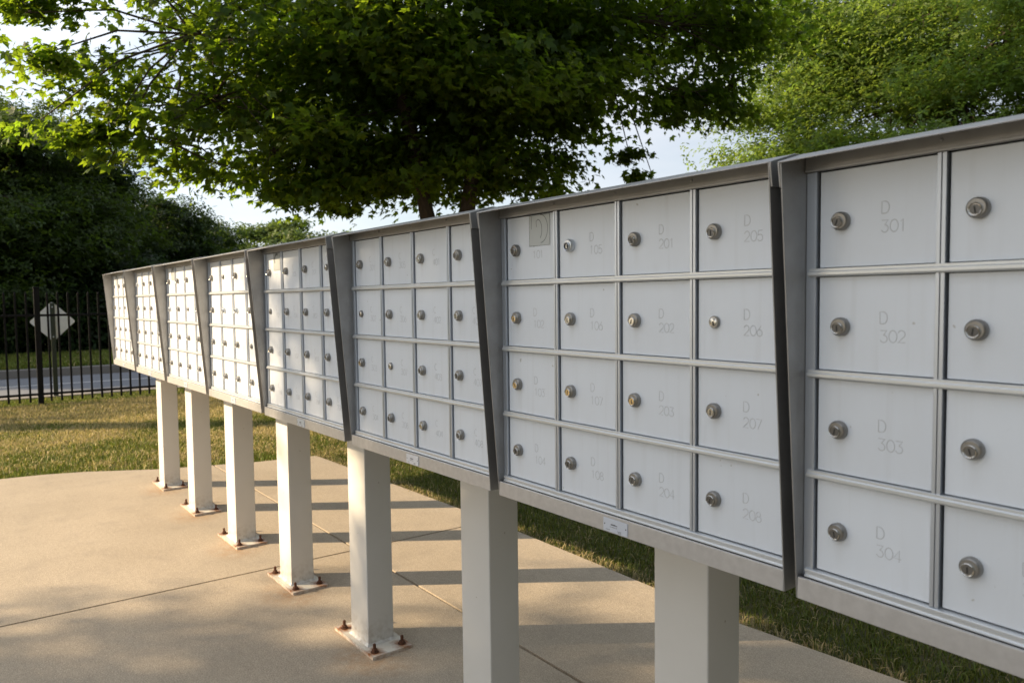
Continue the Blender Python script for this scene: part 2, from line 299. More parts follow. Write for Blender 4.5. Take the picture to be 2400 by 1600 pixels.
def stroke(mb, pts, w, h, y0=0.0):
    """raised groove lip: low triangular ridge along a polyline in the x,z plane (x already in world-left sense)"""
    P = [Vector((x, z)) for x, z in pts]; L3 = []
    for i, p in enumerate(P):
        d = (P[min(i + 1, len(P) - 1)] - P[max(i - 1, 0)])
        if d.length < 1e-9: d = Vector((1, 0))
        d.normalize(); nn = Vector((-d.y, d.x)) * w / 2
        L3.append(((p.x + nn.x, y0, p.y + nn.y), (p.x, y0 + h, p.y), (p.x - nn.x, y0, p.y - nn.y)))
    o = len(mb.v)
    for a in L3: mb.v += list(a)
    for i in range(len(P) - 1):
        for k in (0, 1):
            mb.f.append((o + 3 * i + k, o + 3 * i + k + 1, o + 3 * i + 3 + k + 1, o + 3 * i + 3 + k)); mb.m.append(mb.mi)
def number_mesh(txt):
    mb = MB(); H = 0.0168; Wd = 0.0155
    rows = txt.split()
    for r, word in enumerate(rows):
        zb = -r * 0.0262; xx = 0.0
        for ch in word:
            for pl in G[ch]:
                stroke(mb, [(-(xx + px * Wd), zb + pz * H) for px, pz in pl], 0.00135, 0.00035)
            xx += 0.0125
    me = bpy.data.meshes.new('number'); me.from_pydata(mb.v, [], mb.f); me.materials.append(M['engrave']); return me

# ------------------------------------------------------------------ mailbox unit geometry (x = -a, so a grows towards the near end; +y = front)
A0, A1 = -0.012, 0.750
ZT, YH = 1.5415, 0.063
ZB, YP, ZPT = 0.878, 0.0136, 0.9115
DEP = -0.50
rows = [(1.3868, 1.5275), (1.2345, 1.3722), (1.0812, 1.2197), (0.9275, 1.0665)]
rails = [1.3795, 1.2272, 1.0738]
colx = [0.0118 + 0.1848 * i for i in range(4)]; DW = 0.1692
YD = -0.0045
def hood_mesh():
    mb = MB(); t = 0.0022
    for a, s in ((A0, 1), (A1, -1)):           # side flanges, tapering towards the bottom
        x0, x1 = -a, -a - s * t
        mb.prism_x(min(x0, x1), max(x0, x1), [(DEP, ZB), (YP - .0005, ZB), (YH, ZT), (0, 1.556), (DEP, 1.556)])
    # roof sheet with a turned-down front lip
    mb.prism_x(-A1 - .0012, -A0 + .0012, [(YH + .0014, ZT - .0018), (YH + .0014, ZT + .0004), (0, 1.5595), (DEP, 1.5612), (DEP, 1.5590), (0, 1.5566)])
    for a, s in ((A0, 1), (A1, -1)):           # side skirts of the roof
        x0, x1 = -a + s * .0006, -a + s * .0036
        mb.prism_x(min(x0, x1), max(x0, x1), [(DEP, 1.505), (YH - .004, 1.505), (YH + .0006, ZT - .006), (YH + .0006, ZT + .0006), (0, 1.5600), (DEP, 1.5616)])
    return mb.mesh('hood', M['hood'], 0.0005, seg=1)
def fascia_mesh():
    mb = MB(); mb.box(-A1 + .003, -A0 - .003, -.004, .0045, 1.5295, 1.5555)
    mb.box(-A1 + .003, -A0 - .003, .0045, .0062, 1.5295, 1.5335)
    for i in (1, 2, 3):
        mb.lathe([(.0028, .0040), (.0026, .0058), (.001, .0066)], 10, 'y', (-(colx[i] - .009), 0, 1.5445))
    return mb.mesh('fascia', M['hood'], 0.0006, seg=1)
def body_mesh():
    mb = MB(); mb.box(-A1 + .0030, -A0 - .0030, DEP + .003, -.022, .8815, 1.5555); return mb.mesh('cabinet', M['inside'])
def frame_mesh():
    mb = MB()
    # stiles (left one double-grooved)
    mb.box(-.0040, -A0 - .0028, -.02, -.0012, .9121, 1.529); mb.box(-.0085, -.0046, -.02, .0014, .9260, 1.529); mb.box(-.0046, -.0040, -.02, -.006, .9260, 1.529)
    mb.box(-A1 + .0028, -.7375, -.02, .0005, .9121, 1.529)
    for i in (1, 2, 3):
        a = colx[i] - .0145; 
        mb.box(-(a + .0052), -a, -.02, .0022, .9260, 1.529); mb.box(-(a + .0112), -(a + .0058), -.02, .0010, .9260, 1.529); mb.box(-(a + .0058), -(a + .0052), -.02, -.004, .9260, 1.529)
    return mb.mesh('stiles', M['frame'], 0.0006, seg=1)
def rail_mesh():
    mb = MB()
    for z in rails:
        mb.prism_x(-.7420, .0020, [(-.02, z - .0062), (.0040, z - .0062), (.0062, z - .0040), (.0062, z + .0010), (.0036, z + .0016), (.0036, z + .0060), (-.02, z + .0060)])
    mb.prism_x(-.7455, .0035, [(-.02, .9122), (.0058, .9122), (.0058, .9150), (.0036, .9158), (.0036, .9200), (.0050, .9206), (.0050, .9246), (.0006, .9256), (-.02, .9256)])
    return mb.mesh('rails', M['frame2'], 0.0005, seg=1)
M['frame2'] = mat('bright_rail', (0.66, 0.68, 0.69), 0.36, 0.6, (14, 0.35, (0.52, 0.52, 0.50), (.2, 1, 1)))
def tray_mesh():
    mb = MB(); x0, x1 = -A1 + .0024, -A0 - .0024
    mb.prism_x(x0, x1, [(DEP + .004, ZB), (YP, ZB), (YP, ZPT), (YP - .0062, ZPT), (YP - .0062, ZPT - .0022), (YP - .0022, ZPT - .0022), (YP - .0022, ZB + .0022), (DEP + .004, ZB + .0022)])
    return mb.mesh('bottom_tray', M['tray'], 0.0007, seg=2)
def door_mesh():
    mb = MB(); h = rows[0][1] - rows[0][0]; mb.box(-DW, 0, -.004, 0, 0, 1.0)
    # hinge-side return lip on the latch edge
    return mb
def door_me(h):
    mb = MB(); mb.box(-DW, 0, -.004, 0, 0, h); mb.box(-DW + .0006, -DW + .0042, 0, .0007, .001, h - .001); return mb.mesh('door', M['door'], 0.0007, seg=2)
def lock_me(kind):
    mb = MB(); mb.mi = 0; n = 28
    if kind != 'flush':
        mb.lathe([(.0145, 0), (.0145, .0062), (.0138, .0088), (.0118, .0104), (.0102, .0104)], n)
        mb.mi = 1; c = (.0012, 0, -.0022)
        mb.lathe([(.0092, .0098), (.0092, .0128), (.0084, .0136), (.0076, .0132), (.0074, .0116), (.0058, .0116)], n, 'y', c)
        mb.mi = 2; mb.lathe([(.0070, .0114), (.0068, .0122), (.002, .0123)], n, 'y', c)
        mb.mi = 3
        mb.box(c[0] - .0011, c[0] + .0011, .0120, .0126, c[2] - .0048, c[2] + .0042)
    else:
        mb.lathe([(.0115, 0), (.0115, .0035), (.0100, .0058), (.0085, .0058)], n)
        mb.mi = 1; mb.lathe([(.0080, .0050), (.0078, .0064), (.0070, .0068)], n)
        mb.mi = 3; mb.box(-.0014, .0014, .0064, .0072, -.0065, .0015)
    return mb
LK = {'nickel': lock_me('n').mesh('lock_n', [M['lock'], M['lockring'], M['plug'], M['slot']], smooth=True),
      'worn': lock_me('n').mesh('lock_w', [M['lock'], M['lockring'], M['lockring'], M['slot']], smooth=True),
      'zinc': lock_me('n').mesh('lock_z', [M['zinc'], M['zinc'], M['slot'], M['lockring']], smooth=True),
      'brass': lock_me('n').mesh('lock_b', [M['lock'], M['lockring'], M['brass'], M['slot']], smooth=True),
      'flush': lock_me('flush').mesh('lock_f', [M['lock'], M['lockring'], M['lock'], M['slot']], smooth=True)}
LKdark = LK['nickel']
HOOD, FASC, BODY, FRAME, RAIL, TRAY = hood_mesh(), fascia_mesh(), body_mesh(), frame_mesh(), rail_mesh(), tray_mesh()
DOORS = [door_me(z1 - z0) for z0, z1 in rows]
PX, PW, PYF, PWY = 0.348, 0.1514, -0.213, 0.110
PLX, PLY = 0.3407, 0.1691
def post_me():
    mb = MB(); mb.box(-PX - PW / 2, -PX + PW / 2, PYF - PWY, PYF, .0122, .8770); return mb.mesh('pedestal', M['post'], 0.0045, smooth=True, seg=3)
def weld_me():
    mb = MB(); e = .0075; x0, x1, y0, y1 = -PX - PW / 2, -PX + PW / 2, PYF - PWY, PYF
    o = [(x0 - e, y0 - e, .012), (x1 + e, y0 - e, .012), (x1 + e, y1 + e, .012), (x0 - e, y1 + e, .012), (x0 + .002, y0 + .002, .022), (x1 - .002, y0 + .002, .022), (x1 - .002, y1 - .002, .022), (x0 + .002, y1 - .002, .022)]
    mb.add(o, [(0, 1, 5, 4), (1, 2, 6, 5), (2, 3, 7, 6), (3, 0, 4, 7)]); return mb.mesh('weld_bead', M['post'])
bolts = [(-PX + sx * (PLX / 2 - .036), PYF - PWY / 2 + sy * (PLY / 2 - .026)) for sx in (1, -1) for sy in (1, -1)]
def plate_me():
    nx, ny = 70, 36; xs = np.linspace(-PX - PLX / 2, -PX + PLX / 2, nx); ys = np.linspace(PYF - PWY / 2 - PLY / 2, PYF - PWY / 2 + PLY / 2, ny)
    v = []; f = []; rv = []
    for j, y in enumerate(ys):
        for i, x in enumerate(xs):
            v.append((x, y, .012)); d = min(math.hypot(x - bx, y - by) for bx, by in bolts)
            e = min(x - xs[0], xs[-1] - x, y - ys[0], ys[-1] - y)
            rv.append(max(0, 1.25 - d / .042) * 1.0 + max(0, .8 - e / .010) * .35)
    for j in range(ny - 1):
        for i in range(nx - 1): a = j * nx + i; f.append((a, a + 1, a + nx + 1, a + nx))
    ring = [i for i in range(nx)] + [j * nx + nx - 1 for j in range(1, ny)] + [(ny - 1) * nx + i for i in range(nx - 2, -1, -1)] + [j * nx for j in range(ny - 2, 0, -1)]
    b = len(v)
    for k in ring: v.append((v[k][0], v[k][1], .0)); rv.append(.45)
    for k in range(len(ring)): k2 = (k + 1) % len(ring); f.append((ring[k], b + k, b + k2, ring[k2]))
    me = bpy.data.meshes.new('base_plate'); me.from_pydata(v, [], f); me.materials.append(M['plate'])
    a = me.attributes.new('rust', 'FLOAT', 'POINT'); a.data.foreach_set('value', rv)
    bm = bmesh.new(); bm.from_mesh(me); bmesh.ops.recalc_face_normals(bm, faces=bm.faces); bm.to_mesh(me); bm.free(); return me
def bolt_me():
    mb = MB(); mb.lathe([(.0155, 0), (.0155, .0025), (.0125, .0026), (.0125, .0028)], 16, 'z'); mb.lathe([(.0115, .0028), (.0115, .0110), (.0098, .0126), (.006, .0126)], 6, 'z')
    mb.lathe([(.0062, .012), (.0062, .0300), (.0048, .0322), (.003, .0326)], 12, 'z'); return mb.mesh('anchor_bolt', M['rust'], smooth=False)
POST, WELD, PLATE, BOLT = post_me(), weld_me(), plate_me(), bolt_me()
def maker_me():
    mb = MB(); x0, x1, z0, z1 = -.411, -.345, .8805, .9062; mb.box(x0, x1, YP + .0003, YP + .0016, z0, z1); mb.mi = 1; y = YP + .0016
    for cx in (x0 + .004, x1 - .004): mb.lathe([(.0014, y), (.0013, y + .0006)], 10, 'y', (cx, 0, (z0 + z1) / 2 + .001))
    q = random.Random(3); cx = -.366                                   # an illegible heavy word, finer lines below
    for k in range(7): w = .0026; hh = .0016 + q.random() * .0016; mb.box(cx - w * .8, cx, y, y + .0002, .8945, .8945 + hh); cx -= w
    for r, (xa, n, g) in enumerate(((-.364, 11, .8905), (-.352, 6, .8840), (-.384, 6, .8850), (-.386, 5, .8822))):
        cx = xa
        for k in range(n): mb.box(cx - .0012, cx, y, y + .0002, g, g + .0006 + q.random() * .0006); cx -= .0018
    return mb.mesh('maker_plate', [M['label'], M['ink']], 0)
MAKER = maker_me()
def sticker_me(dark=False):
    mb = MB(); x0, x1, z0, z1 = -.1645, -.0935, 1.4595, 1.5262; y = .00075; mb.box(x0, x1, .0002, y, z0, z1); mb.mi = 1
    w = (.0016 if not dark else .009); H = z1 - z0
    def pl(pts, ww): stroke(mb, pts, ww, .0004, y)
    ax = lambda f: x1 + (x0 - x1) * f
    az = lambda f: z0 + H * f
    pl([(ax(0), az(0)), (ax(1), az(0)), (ax(1), az(1)), (ax(0), az(1)), (ax(0), az(0))], .0007)
    if not dark:   # outline of a big D
        o = [(ax(.10), az(.55)), (ax(.11), az(.99))]; pl(o, .0013)
        pl([(ax(.55 + .35 * math.sin(t)), az(.55 + .46 * math.cos(t))) for t in np.linspace(0, math.pi * .98, 18)], .0014)
        pl([(ax(.36), az(.62)), (ax(.34), az(.80)), (ax(.42), az(.86))] + [(ax(.42 + .20 * math.sin(t)), az(.52 + .34 * math.cos(t))) for t in np.linspace(0, math.pi * .8, 14)], .0014)
    else:          # thick arc of a letter C
        pl([(ax(.5 + .33 * math.cos(rad(a))), az(.6 + .34 * math.sin(rad(a)))) for a in range(60, 215, 10)], w)
    return mb.mesh('letter_sticker', [M['film'], M['filmline']])
STICK, STICKC = sticker_me(), sticker_me(True)
numcache = {}
def unit(k, loc, th, zo, letters, label, sticker=None, maker=True):
    root = link('mailbox_unit', None, None, (loc[0], loc[1], 0), (0, 0, th))
    tag(root, label, 'mailbox', 'mailbox units standing side by side in one row')
    up_ = (0, 0, zo)
    link('cabinet', BODY, root, up_); link('hood', HOOD, root, up_); link('fascia', FASC, root, up_)
    link('stiles', FRAME, root, up_); link('rails', RAIL, root, up_); link('bottom_tray', TRAY, root, up_)
    ped = link('pedestal', POST, root); ped.scale = (1, 1, 1)
    link('weld_bead', WELD, ped); link('base_plate', PLATE, ped)
    for bx, by in bolts:
        b = link('anchor_bolt', BOLT, ped, (bx, by, .0121), (rad(random.uniform(-3, 3)), rad(random.uniform(-3, 3)), random.uniform(0, 6)))
    if maker: link('maker_plate', MAKER, root, up_)
    q = random.Random(100 + k)
    for c in range(4):
        for r in range(4):
            z0, z1 = rows[r]; x = -colx[c]
            d = link('door', DOORS[r], root, (x, YD, z0 + zo), (rad(q.uniform(-.12, .12)), 0, rad(q.uniform(-.15, .15))))
            kind = q.choices(['nickel', 'worn', 'brass', 'flush', 'zinc'], [10, 5, 1, 1.6, .8])[0]
            if k == 1: kind = 'nickel'
            if k == 2: kind = {(0, 1): 'brass', (1, 0): 'zinc', (3, 1): 'flush', (0, 2): 'brass', (1, 2): 'brass', (2, 2): 'brass', (3, 2): 'worn'}.get((c, r), 'worn' if r == 1 else 'nickel')
            lk = link('lock', LK[kind], d, (-.0350 + q.uniform(-.001, .001), 0, (z1 - z0) / 2 - .004), (0, rad(q.gauss(0, 13)), 0))
            lk.scale = (.94, .94, .94)
            txt = '%s %d%02d' % (letters[0], letters[1] + c // 2, (c % 2) * 4 + r + 1)
            if txt not in numcache: numcache[txt] = number_mesh(txt)
            nb = link('number', numcache[txt], d, (-.0935, .0001, (z1 - z0) * .5 + .0012), (0, rad(q.uniform(-1.5, 1.5)), 0))
            if sticker and c == 0 and r == 0:
                link('letter_sticker', sticker, d, (colx[0], 0, -z0))
    return root
U = [((0.75, 0.0), 0.0, .0), ((1.5321, 0.0243), 0.0318, .0027), ((2.3281, 0.0545), 0.0387, .0054), ((3.1414, 0.0826), 0.0346, .008), ((3.9395, 0.1088), 0.0326, .0105),
     ((4.7485, 0.1454), 0.0458, .013), ((5.5717, 0.1784), 0.0403, .0155), ((6.3883, 0.2067), 0.0351, .018)]
spec = [('D', 3, 'nearest mailbox unit with doors D 301 to D 304, cut off by the right edge', None),
        ('D', 1, 'large shaded mailbox unit with a clear D sticker over its top left door', STICK),
        ('C', 3, 'mailbox unit with doors C 305 and C 401, left neighbour of the D sticker unit', None),
        ('C', 1, 'mailbox unit fourth from the right, dark C sticker on its top left door', STICKC),
        ('B', 3, 'brightly sunlit mailbox unit fifth from the right, just left of the dark C sticker unit', None),
        ('B', 1, 'sunlit mailbox unit third from the far left end, dark mark on top left door', STICKC),
        ('A', 3, 'second mailbox unit from the far left end of the row', None),
        ('A', 1, 'farthest and smallest mailbox unit, at the left end beside the black fence', STICKC)]
for k, ((xy, th, zo), (lt, n0, lab, st)) in enumerate(zip(U, spec), 1):
    unit(k, xy, th, zo, (lt, n0), lab, st)

# ------------------------------------------------------------------ ground
def sheet(name, x0, x1, y0, y1, z, m, kind='structure', sub=1):
    mb = MB(); mb.add([(x0, y0, z), (x1, y0, z), (x1, y1, z), (x0, y1, z)], [(0, 1, 2, 3)]); o = link(name, mb.mesh(name, m)); o['kind'] = kind; return o
sheet('ground', -600, 900, -700, 700, -.040, M['soil'])
EDGE = [(-1.6, 7.15), (-1.0, 7.3)]
def far_edge(y):   # x of the lawn edge beyond the concrete
    ys = [-1.5, -1.3, -.82, -.10, .386, .67, .95, 1.6, 2.6, 3.6, 5.0]; xs = [6.37, 6.386, 6.457, 6.683, 6.954, 7.05, 7.085, 7.02, 6.7, 6.2, 5.4]
    return float(np.interp(y, ys, xs))
def strip_edge(x):
    return float(np.interp(x, [-4, 1.0, 1.36, 2.0, 2.5, 3.06, 3.57, 4.2, 5.98, 6.44], [-1.62, -1.56, -1.546, -1.475, -1.474, -1.474, -1.467, -1.448, -1.347, -1.319]))
def concrete():
    # panels between tooled joints, each with rounded edges dipping into the joint
    xj, yj = 3.845, lambda x: -.585 + (x - 3.9) * .0135 * -0.0 + (x - 3.9) * .030
    v = []; f = []; rv = []; idx = {}
    sp = .025; g = .0072
    xs = sorted(set([round(a, 4) for a in np.arange(-4.0, 7.2, .05)] + [xj - .02, xj - g, xj - .0060, xj + .0060, xj + g, xj + .02]))
    ts = np.linspace(0, 1, 150)
    pc = [((loc[0] - PX * math.cos(th) * 1.0, loc[1] - PX * math.sin(th) + (PYF - PWY / 2)), th) for loc, th, zo in U]
    for i, x in enumerate(xs):
        ylo = strip_edge(x); yhi = 5.0
        yy = list(np.linspace(ylo, yj(x) - .03, 24)) + [yj(x) - .02, yj(x) - g, yj(x) - .0048, yj(x) + .0048, yj(x) + g, yj(x) + .02] + list(np.linspace(yj(x) + .035, 1.6, 72)) + list(np.linspace(1.66, yhi, 40))
        for j, y in enumerate(yy):
            fe = far_edge(y); X = min(x, fe)
            z = 0.0
            for d in (abs(x - xj), abs(y - yj(x))):
                if d < .0062: z = min(z, -.018)
            v.append((X, y, z))
            r = 0
            for (px_, py_), th in pc:
                # stain runs out from the near front corner of each base plate
                cx, cy = px_ - .14, py_ + .075
                d = math.hypot((X - cx) * .8, y - cy); r = max(r, .8 * max(0, 1 - d / .17))
                d2 = math.hypot(max(abs(X - px_) - PLX / 2, 0), max(abs(y - py_) - PLY / 2, 0)); r = max(r, .5 * max(0, 1 - d2 / .012))
            rv.append(r)
        ny = len(yy)
    for i in range(len(xs) - 1):
        for j in range(ny - 1):
            a = i * ny + j; q = (a, a + ny, a + ny + 1, a + 1)
            if abs(v[a][0] - v[a + ny][0]) + abs(v[a + 1][0] - v[a + ny + 1][0]) > 1e-5: f.append(q)
    # vertical skirt along the lawn strip
    b = len(v)
    for i in range(len(xs)): v.append((v[i * ny][0], v[i * ny][1], -.05)); rv.append(0)
    for i in range(len(xs) - 1): f.append((i * ny, b + i, b + i + 1, (i + 1) * ny))
    me = bpy.data.meshes.new('concrete'); me.from_pydata(v, [], f); me.materials.append(M['concrete'])
    a = me.attributes.new('rust', 'FLOAT', 'POINT'); a.data.foreach_set('value', rv); me.update()
    o = link('concrete_pavement', me); o['kind'] = 'structure'
concrete()
sheet('road', 13.55, 16.85, -300, 300, -.030, M['asphalt'])
sheet('road_marking', 15.15, 15.25, -60, 60, -.026, M['paintline'])
mb = MB(); mb.box(12.95, 13.55, -300, 300, -.06, .0); o = link('gutter', mb.mesh('gutter', M['kerb'])); o['kind'] = 'structure'
mb = MB(); mb.box(16.85, 17.0, -300, 300, -.06, .13); o = link('kerb', mb.mesh('kerb', M['kerb'], .02)); o['kind'] = 'structure'
mb = MB(); mb.add([(17.0, -300, .132), (22, -300, .16), (60, -300, .4), (700, -300, .5), (17.0, 300, .132), (22, 300, .16), (60, 300, .4), (700, 300, .5)], [(0, 1, 5, 4), (1, 2, 6, 5), (2, 3, 7, 6)])
o = link('verge', mb.mesh('verge', M['farturf'])); o['kind'] = 'structure'

# grass blades (uncountable)
def vnoise(x, y, s, seed):
    r = np.random.default_rng(seed); T = r.random((64, 64)); X = x / s; Y = y / s
    xi = np.floor(X).astype(int); yi = np.floor(Y).astype(int); fx = X - xi; fy = Y - yi; fx = fx * fx * (3 - 2 * fx); fy = fy * fy * (3 - 2 * fy)
    g = lambda a, b: T[a % 64, b % 64]
    return (g(xi, yi) * (1 - fx) + g(xi + 1, yi) * fx) * (1 - fy) + (g(xi, yi + 1) * (1 - fx) + g(xi + 1, yi + 1) * fx) * fy
def blades(name, xy, hgt, wid, dry, z0, label, lean=.7, tone=1.0):
    n = len(xy); az = rng.random(n) * 2 * np.pi; ln = (rng.random(n) ** .7) * lean + .08; h = hgt * (.55 + .75 * rng.random(n)); w = wid * (.7 + .6 * rng.random(n))
    d = np.stack([np.cos(az), np.sin(az)], 1); fa = rng.random(n) * np.pi; s = np.stack([np.cos(fa), np.sin(fa)], 1) * w[:, None] / 2
    V = np.zeros((n, 5, 3)); V[:, 0, :2] = xy - s; V[:, 1, :2] = xy + s; V[:, 0, 2] = V[:, 1, 2] = z0
    mid = xy + d * (h * ln * .35)[:, None]; V[:, 2, :2] = mid + s * .8; V[:, 3, :2] = mid - s * .8; V[:, 2, 2] = V[:, 3, 2] = z0 + h * .6
    tip = xy + d * (h * ln * 1.2)[:, None]; V[:, 4, :2] = tip; V[:, 4, 2] = z0 + h * (1 - .45 * ln)
    b = (np.arange(n) * 5)[:, None]
    F = np.concatenate([b + np.array([0, 1, 2]), b + np.array([0, 2, 3]), b + np.array([3, 2, 4])], 1).ravel()
    t = rng.random(n); isdry = (t < dry)
    green = np.array([.12, .175, .03]) * (0.6 + .9 * rng.random((n, 1))) ; green[:, 0] *= (1 + .5 * rng.random(n))
    tan = np.array([.56, .44, .23]) * (0.55 + .8 * rng.random((n, 1)))
    col = tone * np.where(isdry[:, None], tan, green); col = np.repeat(col, 5, 0)
    o = link(name, fast_mesh(name, V.reshape(-1, 3), F, 3, M['grass'], tintcol=col)); tag(o, label, 'grass', kind='stuff')
# strip behind the boxes
n = 135000; x = rng.uniform(-.5, 7.2, n); y = rng.uniform(-3.6, -1.30, n); e = np.interp(x, [-4, 1.0, 1.36, 2.0, 2.5, 3.06, 3.57, 4.2, 5.98, 6.44, 7.3], [-1.62, -1.56, -1.546, -1.475, -1.474, -1.474, -1.467, -1.448, -1.347, -1.319, -1.3])
dd = e - y; wob = (vnoise(x, y, .12, 5) - .5) * .05
k = (dd > -.012 + wob) & ((rng.random(n) < 1.25 - dd * .38)); x, y, dd = x[k], y[k], dd[k]
dry = np.clip(.80 - dd * 4.5, .07, .80) * np.clip(.55 + vnoise(x, y, .25, 9), .5, 1.2)
blades('strip_grass', np.stack([x, y], 1), .046, .0042, dry, -.035, 'thick green turf strip behind the mailboxes with straw coloured edge', lean=.95, tone=.75)
# lawn beyond the concrete
n = 480000; x = rng.uniform(6.3, 12.9, n); y = rng.uniform(-6.5, 5.5, n); fe = np.interp(y, [-1.31, -1.3, -.82, -.10, .386, .67, .95, 1.6, 2.6, 3.6, 5.0, 6], [0, 6.386, 6.457, 6.683, 6.954, 7.05, 7.085, 7.02, 6.7, 6.2, 5.4, 5])
dd = x - fe; wob = (vnoise(x, y, .15, 6) - .5) * .07; k = (dd > .0 + wob) & (rng.random(n) < np.clip(1.25 - (np.abs(y) - 2.6) * .3, .25, 1)); x, y, dd = x[k], y[k], dd[k]
pt = .55 * vnoise(x, y, .8, 21) + .45 * vnoise(x, y, .27, 22)
dry = np.clip((pt - .28) * 1.9 + np.clip(dd - .6, 0, 3.5) * .13, 0.14, .86); dry = np.where(dd < .35, dry * .45, dry); dry = np.where(x > 12.1, .08, dry)
blades('lawn_grass', np.stack([x, y], 1), 0.047, .0060, dry, -.035, 'patchy brown and green lawn between the concrete and the black fence')
n = 60000; x = rng.uniform(17.02, 21.5, n); y = rng.uniform(-8, 6, n)
blades('verge_grass', np.stack([x, y], 1), .10, .018, .04, .125, 'shaded green grass on the far side of the road')

# ------------------------------------------------------------------ fence
def fence():
    root = link('metal_fence', None, None, (12.15, 0, 0)); tag(root, 'tall black metal picket fence along the far edge of the lawn', 'fence')
    mb = MB()
    def railm(z): m_ = MB(); m_.box(-.016, .016, -4.9, 5.3, z - .015, z + .015); return m_.mesh('rail', M['fence'], .002, seg=1)
    for z in (.125, 1.20): link('rail', railm(z), root)
    pm = MB(); pm.box(-.0125, .0125, -.0125, .0125, -.0, 1.475)
    pm.add([(-.0125, -.0125, 1.475), (.0125, -.0125, 1.475), (.0125, .0125, 1.475), (-.0125, .0125, 1.475), (0, 0, 1.505)], [(0, 1, 4), (1, 2, 4), (2, 3, 4), (3, 0, 4)])
    PM = pm.mesh('picket', M['fence'])
    qm = MB(); qm.box(-.034, .034, -.034, .034, -.04, 1.565); qm.box(-.038, .038, -.038, .038, 1.565, 1.585); QM = qm.mesh('post', M['fence'], .003, seg=1)
    posts = [.386 + 2.46 * i for i in (-2, -1, 0, 1)]
    for py in posts: link('post', QM, root, (0, py, 0))
    y = -4.8
    ys = [.386 - .123 * i for i in range(-39, 42)]
    for y in ys:
        if min(abs(y - p) for p in posts) > .05: link('picket', PM, root, (random.uniform(-.001, .001), y, .02), (0, 0, 0))
fence()
# ------------------------------------------------------------------ road sign seen from behind
def sign():
    root = link('road_sign', None, None, (13.0, .15, -.03)); tag(root, 'diamond shaped road sign seen from its bare grey back through the fence', 'road sign')
    mb = MB(); h = .295; r = .03; pts = []
    for cx, cz, a0 in ((0, h - r * 1.414, 45), (h - r * 1.414, 0, -45), (0, -h + r * 1.414, -135), (-h + r * 1.414, 0, 135)):
        for i in range(7): a = rad(a0 + 90 - 90 * i / 6.); pts.append((cx + r * math.cos(a), cz + r * math.sin(a)))
    n_ = len(pts); mb.add([(0.0, p, q) for p, q in pts] + [(.004, p, q) for p, q in pts], [tuple(range(n_)), tuple(range(2 * n_ - 1, n_ - 1, -1))] + [(i, (i + 1) % n_, n_ + (i + 1) % n_, n_ + i) for i in range(n_)])
    link('panel', mb.mesh('panel', M['signback']), root, (0.03, 0, 1.125))
    p = MB(); p.box(-.006, .006, -.016, .016, 0, 1.40); p.box(-.006, .020, -.030, -.0162, 0, 1.40); p.box(-.006, .020, .0162, .030, 0, 1.40)
    link('post', p.mesh('post', M['signpost']), root)
    for z in (.90, 1.34):
        b = MB(); b.lathe([(.010, 0), (.010, .008), (.006, .011)], 6, 'z'); link('bolt', b.mesh('bolt', M['zinc']), root, (-.006, 0, z), (0, rad(-90), 0))
sign()

# ------------------------------------------------------------------ trees
def leaf_shape(kind):
    if kind == 'maple':      # five pointed lobes as quads
        Q = []
        for ang, ln, w in ((0, 1.0, .25), (50, .80, .22), (-50, .80, .22), (108, .46, .17), (-108, .46, .17)):
            a = rad(ang); d = np.array([math.cos(a), math.sin(a)]); p = np.array([-d[1], d[0]])
            Q += [np.array([0, 0]) - d * .06, d * ln * .45 + p * w, d * ln, d * ln * .45 - p * w]
        P = np.array(Q); P3 = np.zeros((len(P), 3)); P3[:, 0] = P[:, 0] - .15; P3[:, 1] = P[:, 1]; P3[:, 2] = -.30 * (P[:, 0] ** 2 + P[:, 1] ** 2)
        return P3, 4
    if kind == 'oval':
        P = np.array([(-.5, 0, 0), (0, .26, .06), (.55, 0, -.12), (0, -.26, .06)]); return P, 4
    if kind == 'clump':      # three small leaves
        out_ = []
        for a, o in ((0, .3), (125, .34), (-120, .3)):
            ca, sa = math.cos(rad(a)), math.sin(rad(a))
            for px_, py_, pz_ in ((-.28, 0, 0), (0, .17, .05), (.34, 0, -.10), (0, -.17, .05)):
                X = px_ + o; out_.append((X * ca - py_ * sa, X * sa + py_ * ca, pz_ - .1 * o))
        return np.array(out_), 4
def leaves(pos, outward, size, kind, material, name, tint, droop=.5, flat=.55):
    n = len(pos); P, fs = leaf_shape(kind)
    # frame: normal mostly up with scatter, tip direction outward and down
    nrm = rng.normal(size=(n, 3)) * flat + np.array([0, 0, 1.0]); nrm += outward * .35; nrm /= np.linalg.norm(nrm, axis=1)[:, None]
    t = outward + rng.normal(size=(n, 3)) * .7 + np.array([0, 0, -droop]); t -= nrm * (t * nrm).sum(1)[:, None]; t /= np.linalg.norm(t, axis=1)[:, None] + 1e-9
    b = np.cross(nrm, t); s = (size * (.50 + .80 * rng.random(n)))[:, None, None]
    V = pos[:, None, :] + s * (P[None, :, 0:1] * t[:, None] + P[None, :, 1:2] * b[:, None] + P[None, :, 2:3] * nrm[:, None])
    return fast_mesh(name, V.reshape(-1, 3), np.arange(n * len(P)), fs, material, tint=np.repeat(tint, len(P)))
